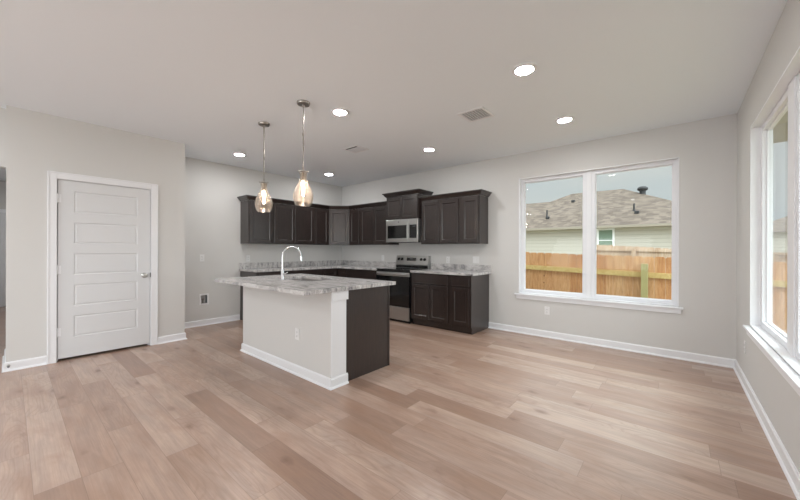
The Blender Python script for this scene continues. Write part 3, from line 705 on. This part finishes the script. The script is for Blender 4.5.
# faucet
FX, FY = -3.405, 1.995
fc = empty('faucet', (FX, FY, .915), 'tall polished pull-down gooseneck faucet standing on the island countertop', 'faucet')
bm = bmesh.new(); lathe(bm, (FX, FY, .9155), [(.0, 0), (.028, 0), (.028, .006), (.022, .012), (.019, .02), (.019, .12), (.015, .13), (.0005, .131)], 24); link('base', bm, CHROME, fc, smooth=True)
bm = bmesh.new(); rr = .105; dirv = Vector((.22, 1, 0)).normalized(); pts = [Vector((FX, FY, 1.04)), Vector((FX, FY, 1.12)), Vector((FX, FY, 1.19))]
for q in range(1, 15):
    t = math.pi*q/15*1.0; pts.append(Vector((FX, FY, 1.19)) + dirv*(rr-rr*math.cos(t)) + Vector((0, 0, rr*math.sin(t))))
pts.append(Vector((FX, FY, 1.185)) + dirv*(2*rr+.002))
link('gooseneck', (lambda: (tube(bm, pts, .0115, 16), bm)[1])(), CHROME, fc, smooth=True)
bm = bmesh.new(); e0 = Vector((FX, FY, 1.186)) + dirv*(2*rr+.002); cyl(bm, e0, e0+Vector((0,0,-.055))+dirv*.006, .014, .0165, 20); link('spray_head', bm, CHROME, fc, smooth=True)
bm = bmesh.new(); cyl(bm, (FX+.018, FY, .985), (FX+.03, FY, .985), .012, seg=16); tube(bm, [(FX+.03, FY, .985), (FX+.06, FY, .995), (FX+.10, FY, 1.01)], [.007, .006, .005], 12); link('lever_handle', bm, CHROME, fc, smooth=True)

# ------------------------------------------------------------------ outlets and switches
def outlet(loc, u, n, label, kind='outlet', gangs=1, group=None):
    loc = Vector(loc); u = Vector(u); n = Vector(n)
    o = empty('wall_outlet' if kind == 'outlet' else 'light_switch', loc, label, 'outlet' if kind == 'outlet' else 'switch', group)
    hw = .035 + .023*(gangs-1)
    bm = bmesh.new(); obox(bm, loc, u, n, -hw, hw, .0004, .006, -.0575, .0575); link('face_plate', bm, PLATE, o, bevel=.002)
    for g_ in range(gangs):
        c = (g_-(gangs-1)/2)*.046
        if kind == 'outlet':
            for s_ in (-1, 1):
                bm = bmesh.new(); obox(bm, loc, u, n, c-.017, c+.017, .006, .0085, s_*.02-.0145, s_*.02+.0145); r_ = link('receptacle', bm, PLATE, o, bevel=.002)
                bm = bmesh.new()
                for q in (-.0065, .0065): obox(bm, loc, u, n, c+q-.0012, c+q+.0012, .0085, .009, s_*.02-.002, s_*.02+.007)
                obox(bm, loc, u, n, c-.0025, c+.0025, .0085, .009, s_*.02-.010, s_*.02-.006); link('slots', bm, SLOT, r_)
        else:
            bm = bmesh.new(); obox(bm, loc, u, n, c-.0165, c+.0165, .006, .0085, -.033, .033); link('rocker', bm, PLATE, o, bevel=.002)
    return o
outlet((-1.432, D, .387), (1,0,0), (0,-1,0), 'white outlet low on the wall under the double window')
outlet((-3.107, D, 1.088), (1,0,0), (0,-1,0), 'white outlet above the counter just right of the range')
outlet((-2.563, D, 1.098), (1,0,0), (0,-1,0), 'white double switch plate above the right end of the short granite counter', 'switch', 2)
outlet((-4.686, D, 1.093), (1,0,0), (0,-1,0), 'white outlet above the counter just left of the range')
outlet((X3, 2.062, 1.119), (0,1,0), (1,0,0), 'white outlet plate on the wall above the fridge water box')
outlet((X3, 2.826, 1.10), (0,1,0), (1,0,0), 'white outlet above the left end of the L-shaped counter')
outlet((R, 4.433, .364), (0,1,0), (-1,0,0), 'white outlet low on the right wall, in the corner beyond the sill')
outlet((-2.933, IY0, .408), (1,0,0), (0,-1,0), 'white outlet on the island\'s white back panel')
# fridge water supply box recessed in the left wall
fbx = empty('water_supply_box', (X3, 2.095, .434), 'white recessed water supply box with a grey interior, low in the empty fridge space', 'supply box')
bm = bmesh.new(); y0, y1, z0, z1 = FB['y0'], FB['y1'], FB['z0'], FB['z1']
for q in ((X3+.0004, X3+.006, y0-.02, y0+.004, z0-.02, z1+.02), (X3+.0004, X3+.006, y1-.004, y1+.02, z0-.02, z1+.02), (X3+.0004, X3+.006, y0+.004, y1-.004, z0-.02, z0+.004), (X3+.0004, X3+.006, y0+.004, y1-.004, z1-.004, z1+.02)): box(bm, *q)
link('frame', bm, PLATE, fbx, bevel=.001)
bm = B((X3-.09, X3-.086, y0+.001, y1-.001, z0+.001, z1-.001), (X3-.086, X3, y0+.001, y0+.003, z0+.001, z1-.001), (X3-.086, X3, y1-.003, y1-.001, z0+.001, z1-.001), (X3-.086, X3, y0+.003, y1-.003, z0+.001, z0+.003), (X3-.086, X3, y0+.003, y1-.003, z1-.003, z1-.001))
link('recessed_tray', bm, mat('tray_grey', (165, 167, 170), .5), fbx)
bm = bmesh.new(); cyl(bm, (X3-.05, 2.095, z0+.003), (X3-.05, 2.095, z0+.06), .009, seg=14); cyl(bm, (X3-.05, 2.08, z0+.07), (X3-.05, 2.11, z0+.07), .014, seg=16); link('valve', bm, NICKEL, fbx, smooth=True)

# ------------------------------------------------------------------ ceiling lights and vents
def recessed(x, y):
    o = empty('recessed_light', (x, y, H), '', 'ceiling light', 'round recessed ceiling lights')
    bm = bmesh.new(); lathe(bm, (x, y, H), [(.096, -.0005), (.096, -.006), (.088, -.012), (.070, -.014), (.069, -.0005)], 40); link('trim_ring', bm, TRIM, o, smooth=True)
    bm = bmesh.new(); lathe(bm, (x, y, H), [(.0685, -.004), (.0685, -.0105), (.056, -.0145), (.03, -.0165), (.0005, -.017)], 32); link('lens', bm, LENSM, o, smooth=True)
    return o
lights = [(-.95, 2.70, 'largest, nearest of the round recessed ceiling lights, toward the top of the view'),
          (-.965, 4.03, 'round recessed ceiling light closest to the double window'),
          (-2.755, 2.28, 'round recessed ceiling light just right of the nearer pendant canopy'),
          (-2.77, 3.955, 'round recessed ceiling light between the square vent and the microwave cabinet'),
          (-5.18, 2.30, 'round recessed ceiling light over the fridge space, leftmost of all'),
          (-5.19, 4.02, 'round recessed ceiling light over the kitchen corner, between the pendant and diagonal cabinet')]
l0 = recessed(lights[0][0], lights[0][1]); l0['label'] = lights[0][2]
for x, y, lb in lights[1:]:
    c = copy_tree(l0); c.location = (x, y, H); c['label'] = lb
for x in (-.95, -2.77, -4.55):  # unseen fill lamps added behind the camera to brighten the room
    for y in (-1.3, -3.2):
        c = copy_tree(l0); c.location = (x, y, H); c['label'] = 'unseen fill light added behind the camera, modelled as a recessed ceiling light'
for x in (-7.4, -9.6):  # unseen lamps added to lift the dark hallway
    c = copy_tree(l0); c.location = (x, -.4, H); c['label'] = 'unseen light added to brighten the hallway, modelled as a recessed ceiling light'
def vent(x, y, w_, d_, label, rot):
    o = empty('ceiling_vent', (x, y, H), label, 'vent', 'square ceiling vents')
    bm = bmesh.new(); a, b = w_/2, d_/2; f = .03
    for q in ((x-a, x+a, y-b, y-b+f, H-.008, H-.0005), (x-a, x+a, y+b-f, y+b, H-.008, H-.0005), (x-a, x-a+f, y-b+f, y+b-f, H-.008, H-.0005), (x+a-f, x+a, y-b+f, y+b-f, H-.008, H-.0005)): box(bm, *q)
    link('frame', bm, TRIM, o, bevel=.002)
    link('backing', B((x-a+f, x+a-f, y-b+f, y+b-f, H-.002, H-.0005)), DUCT if rot > 0 else SLOT, o)
    n = 8
    for i in range(n):
        if rot > 0:
            xx = x-a+f + (i+.5)*(w_-2*f)/n; q = (xx-.004, xx+.004, y-b+f, y+b-f, H-.011, H-.0025)
        else:
            pt = (d_-2*f)/n
            if i == 0: continue
            yy = y-b+f + i*pt; q = (x-a+f, x+a-f, yy+.012, yy+pt-.001, H-.010, H-.0025)
        link('louver', B(q), VINYL, o)
vent(-1.675, 3.275, .30, .30, 'square ceiling vent with dark louvers between the two right-hand recessed lights', 1)
vent(-3.605, 3.275, .30, .26, 'flatter ceiling vent farther away, right behind the pendants', -1)

# ------------------------------------------------------------------ pendants
def pendant(x, y, label):
    o = empty('pendant_light', (x, y, H), label, 'pendant light', 'glass pendants over the island')
    zt = 2.058
    bm = bmesh.new(); lathe(bm, (x, y, H), [(.0, -.0005), (.066, -.0005), (.066, -.012), (.060, -.022), (.014, -.026), (.012, -.045), (.0005, -.046)], 36); link('canopy', bm, NICKEL, o, smooth=True)
    bm = bmesh.new(); cyl(bm, (x, y, H-.04), (x, y, zt-.005), .0065, seg=14)
    for z in (H-.045, 2.42, zt+.02): cyl(bm, (x, y, z-.012), (x, y, z+.012), .0095, seg=14)
    link('rod', bm, NICKEL, o, smooth=True)
    bm = bmesh.new(); lathe(bm, (x, y, 0), [(.0, zt), (.014, zt), (.034, zt-.008), (.034, zt-.014), (.013, zt-.018), (.012, zt-.06), (.012, zt-.11), (.0005, zt-.111)], 28); link('socket_cap', bm, NICKEL, o, smooth=True)
    bm = bmesh.new()
    for t in (0, 2.09, 4.19):
        d = Vector((math.cos(t+.5), math.sin(t+.5), 0)); p = Vector((x, y, zt-.014)); cyl(bm, p+d*.034, p+d*.052, .004, seg=10); cyl(bm, p+d*.05, p+d*.056, .007, seg=12)
    link('thumb_screws', bm, NICKEL, o, smooth=True)
    prof = [(.041, 2.068), (.038, 2.060), (.035, 2.045), (.033, 2.02), (.035, 1.995), (.044, 1.965), (.060, 1.930), (.079, 1.890), (.092, 1.850), (.098, 1.815), (.097, 1.78), (.090, 1.745), (.078, 1.715), (.070, 1.703)]
    prof = [(r, 1.706+(z-1.703)*.905) for r, z in prof]
    inner = [(r-.003, z) for r, z in reversed(prof)]
    bm = bmesh.new(); lathe(bm, (x, y, 0), prof+inner+[prof[0]], 40); link('glass_shade', bm, SEEDED, o, smooth=True)
    bm = bmesh.new(); lathe(bm, (x, y, 0), [(.008, zt-.112), (.010, 1.93), (.012, 1.91), (.013, 1.88), (.012, 1.83), (.008, 1.805), (.0005, 1.80)], 20); link('bulb', bm, BULB, o, smooth=True)
pendant(-2.87, 1.905, 'nickel pendant with bottle-shaped glass shade, the right and larger-looking of the two')
pendant(-3.70, 1.925, 'nickel pendant with bottle-shaped glass shade, the left and smaller-looking of the two')

# ------------------------------------------------------------------ outside
GZ = -.45
link('lawn', B((-40, 40, D+.3, 45, GZ-.2, GZ), (R+.3, 40, -12, D+.3, GZ-.2, GZ)), GRASS); tag(bpy.data.objects['lawn'], kind='structure')
bpy.data.objects['lawn'].name = 'ground'
bm = bmesh.new(); prism(bm, [(R+T, YB), (1.06, YB), (1.06, 5.65), (X3-1, 5.65), (X3-1, D+T), (R+T, D+T)], 2.50, 2.66)
o = struct('trim_1', bm, SOFFIT)
def slope(x): return 1.1525 - .0315*(x+.061)
def fence(y, x0, x1, topf, gz, postx, mat_p, label, railz, posts_front=True, post_top=-.12, pw=.145, rh=.088, wood=None):
    root = empty('wooden_fence', ((x0+x1)/2, y, gz), label, 'fence')
    bm = bmesh.new(); n0 = math.ceil((x0+30)/pw); n1 = int((x1+30)/pw)
    for i in range(n0, n1):
        a = i*pw-30+.002; b = a+pw-.004; zt = topf((a+b)/2)+random.uniform(-.006, .006); c = .022
        pts = [(a, gz+.02), (b, gz+.02), (b, zt-c*1.1), (b-c, zt), (a+c, zt), (a, zt-c*1.1)]
        F_ = [bm.verts.new((px, y, pz)) for px, pz in pts]; G_ = [bm.verts.new((px, y+.016, pz)) for px, pz in pts]
        bm.faces.new(F_); bm.faces.new(list(reversed(G_)))
        for k_ in range(6): bm.faces.new((F_[k_], F_[(k_+1) % 6], G_[(k_+1) % 6], G_[k_]))
    pk = link('picket_panel', bm, mat_p, root)
    for rz in railz:
        bm = bmesh.new(); za, zb = topf(x0)-rz, topf(x1)-rz
        vs = [bm.verts.new(p) for p in ((x0, y-.04, za-rh), (x1, y-.04, zb-rh), (x1, y-.002, zb-rh), (x0, y-.002, za-rh), (x0, y-.04, za), (x1, y-.04, zb), (x1, y-.002, zb), (x0, y-.002, za))]
        for f in ((3,2,1,0),(4,5,6,7),(0,1,5,4),(1,2,6,5),(2,3,7,6),(3,0,4,7)): bm.faces.new([vs[i] for i in f])
        link('rail', bm, wood or LUMBER, root)
    for px in postx:
        link('post', B((px-.046, px+.046, y-.132, y-.042, gz, topf(px)+post_top)), wood or POSTG, root, bevel=.003)
    return root
fence(6.9, -6.5, 6.0, slope, GZ, [-5.3, -2.83, -.40, 2.03, 4.46], PICKET, 'tan cedar fence with a greenish post outside the double window', [.262, 1.2])
fence(10.5, -1.75, 7.5, lambda x: 1.43-.072*(min(max(x, -1.6), 1.5)+1.654), GZ, [-.84, 1.6, 4.0], PICKETG, 'paler weathered wooden fence standing behind the tan cedar fence', [.11, 1.1], post_top=-.03, rh=.05, wood=PICKETG)
# neighbour's house: walls, hip roof
NZ = -.9
hs = empty('neighbour_house', (-5, 22, NZ), 'cream sided single-storey house with brown shingled hip roof seen through the double window', 'house')
link('siding_wall', B((-15, 1.8, 18.4, 26.4, NZ, 2.45)), SIDING, hs)
ez, py = 2.42, 22.5
rz, rz2 = 4.78, 4.26
def P3(*a): return Vector(a)
bm = bmesh.new()
eR, eL, yb = 2.2, -9.5, 27.0
v = {k_: bm.verts.new(p) for k_, p in dict(a=(eL, 18, ez), b=(eR, 18, ez), c=(eR, yb, ez), d=(eL, yb, ez), e=(-4.95, py, rz), f=(-2.32, py, rz)).items()}
for q in ('abfe', 'bcf', 'cdef', 'dae', 'dcba'): bm.faces.new([v[t] for t in q])
w0 = {k_: bm.verts.new(p) for k_, p in dict(a=(-15.5, 18, ez), b=(-5.2, 18, ez), c=(-5.2, 25, ez), d=(-15.5, 25, ez), e=(-15.5, 21.5, rz2), f=(-5.2, 21.5, rz2)).items()}
for q in ('abfe', 'bcf', 'cdef', 'dae', 'dcba'): bm.faces.new([w0[t] for t in q])
link('roof', bm, SHING, hs)
link('fascia', B((-15.5, eR+.02, 17.97, 18.0, ez-.10, ez+.015), (eR, eR+.03, 18.0, yb, ez-.10, ez+.015)), FASCIA, hs)
link('roof_soffit', B((-15.5, eR, 18.0, 18.41, ez-.10, ez-.085)), FASCIA, hs)
nw = link('window_frame', B((-2.94, -2.86, 18.34, 18.4, 1.2, 2.32), (-2.30, -2.22, 18.34, 18.4, 1.2, 2.32), (-2.86, -2.30, 18.34, 18.4, 2.24, 2.32), (-2.86, -2.30, 18.34, 18.4, 1.2, 1.28), (-2.86, -2.30, 18.36, 18.4, 1.73, 1.77)), TRIM, hs)
link('window_pane', B((-2.86, -2.30, 18.37, 18.39, 1.28, 2.24)), BLIND, nw)
def onroof(y): return ez + (y-18)*(rz-ez)/(py-18)
for x, y, r, h in ((-5.55, 19.45, .04, .34), (-1.56, 19.5, .04, .34)):
    bm = bmesh.new(); z = onroof(y); cyl(bm, (x, y, z-.1), (x, y, z+h), r, seg=14); cyl(bm, (x, y, z-.05), (x, y, z+.06), r*2, r*1.2, 14); link('vent_pipe', bm, SLOT, hs, smooth=True)
for x, y in ((-5.42, 19.15), (-1.43, 19.2), (-4.6, 21.2)):
    z = onroof(y); link('roof_vent', B((x-.09, x+.09, y-.1, y+.1, z-.05, z+.10)), SLOT, hs, bevel=.02)
bm = bmesh.new(); x, y = -1.36, 21.6; z = onroof(y) - .1; zc = 4.42
cyl(bm, (x, y, z-.5), (x, y, zc+.05), .14, seg=20); lathe(bm, (x, y, zc+.05), [(.14, -.05), (.22, .0), (.24, .06), (.22, .13), (.14, .19), (.001, .2)], 24)
link('turbine_vent', bm, SLOT, hs, smooth=True)
hs2 = empty('neighbour_house', (6.5, 28, NZ), 'distant cream house with a dark hip roof glimpsed through the right wall window', 'house')
link('siding_wall', B((3.2, 10, 26.3, 32, NZ, 2.3)), SIDING, hs2)
bm = bmesh.new(); v = {k_: bm.verts.new(p) for k_, p in dict(a=(2.8, 26, 2.26), b=(10.4, 26, 2.26), c=(10.4, 33, 2.26), d=(2.8, 33, 2.26), e=(5.6, 29.5, 3.6), f=(8, 29.5, 3.6)).items()}
for q in ('abfe', 'bcf', 'cdef', 'dae', 'dcba'): bm.faces.new([v[t] for t in q])
link('roof', bm, SHING, hs2)
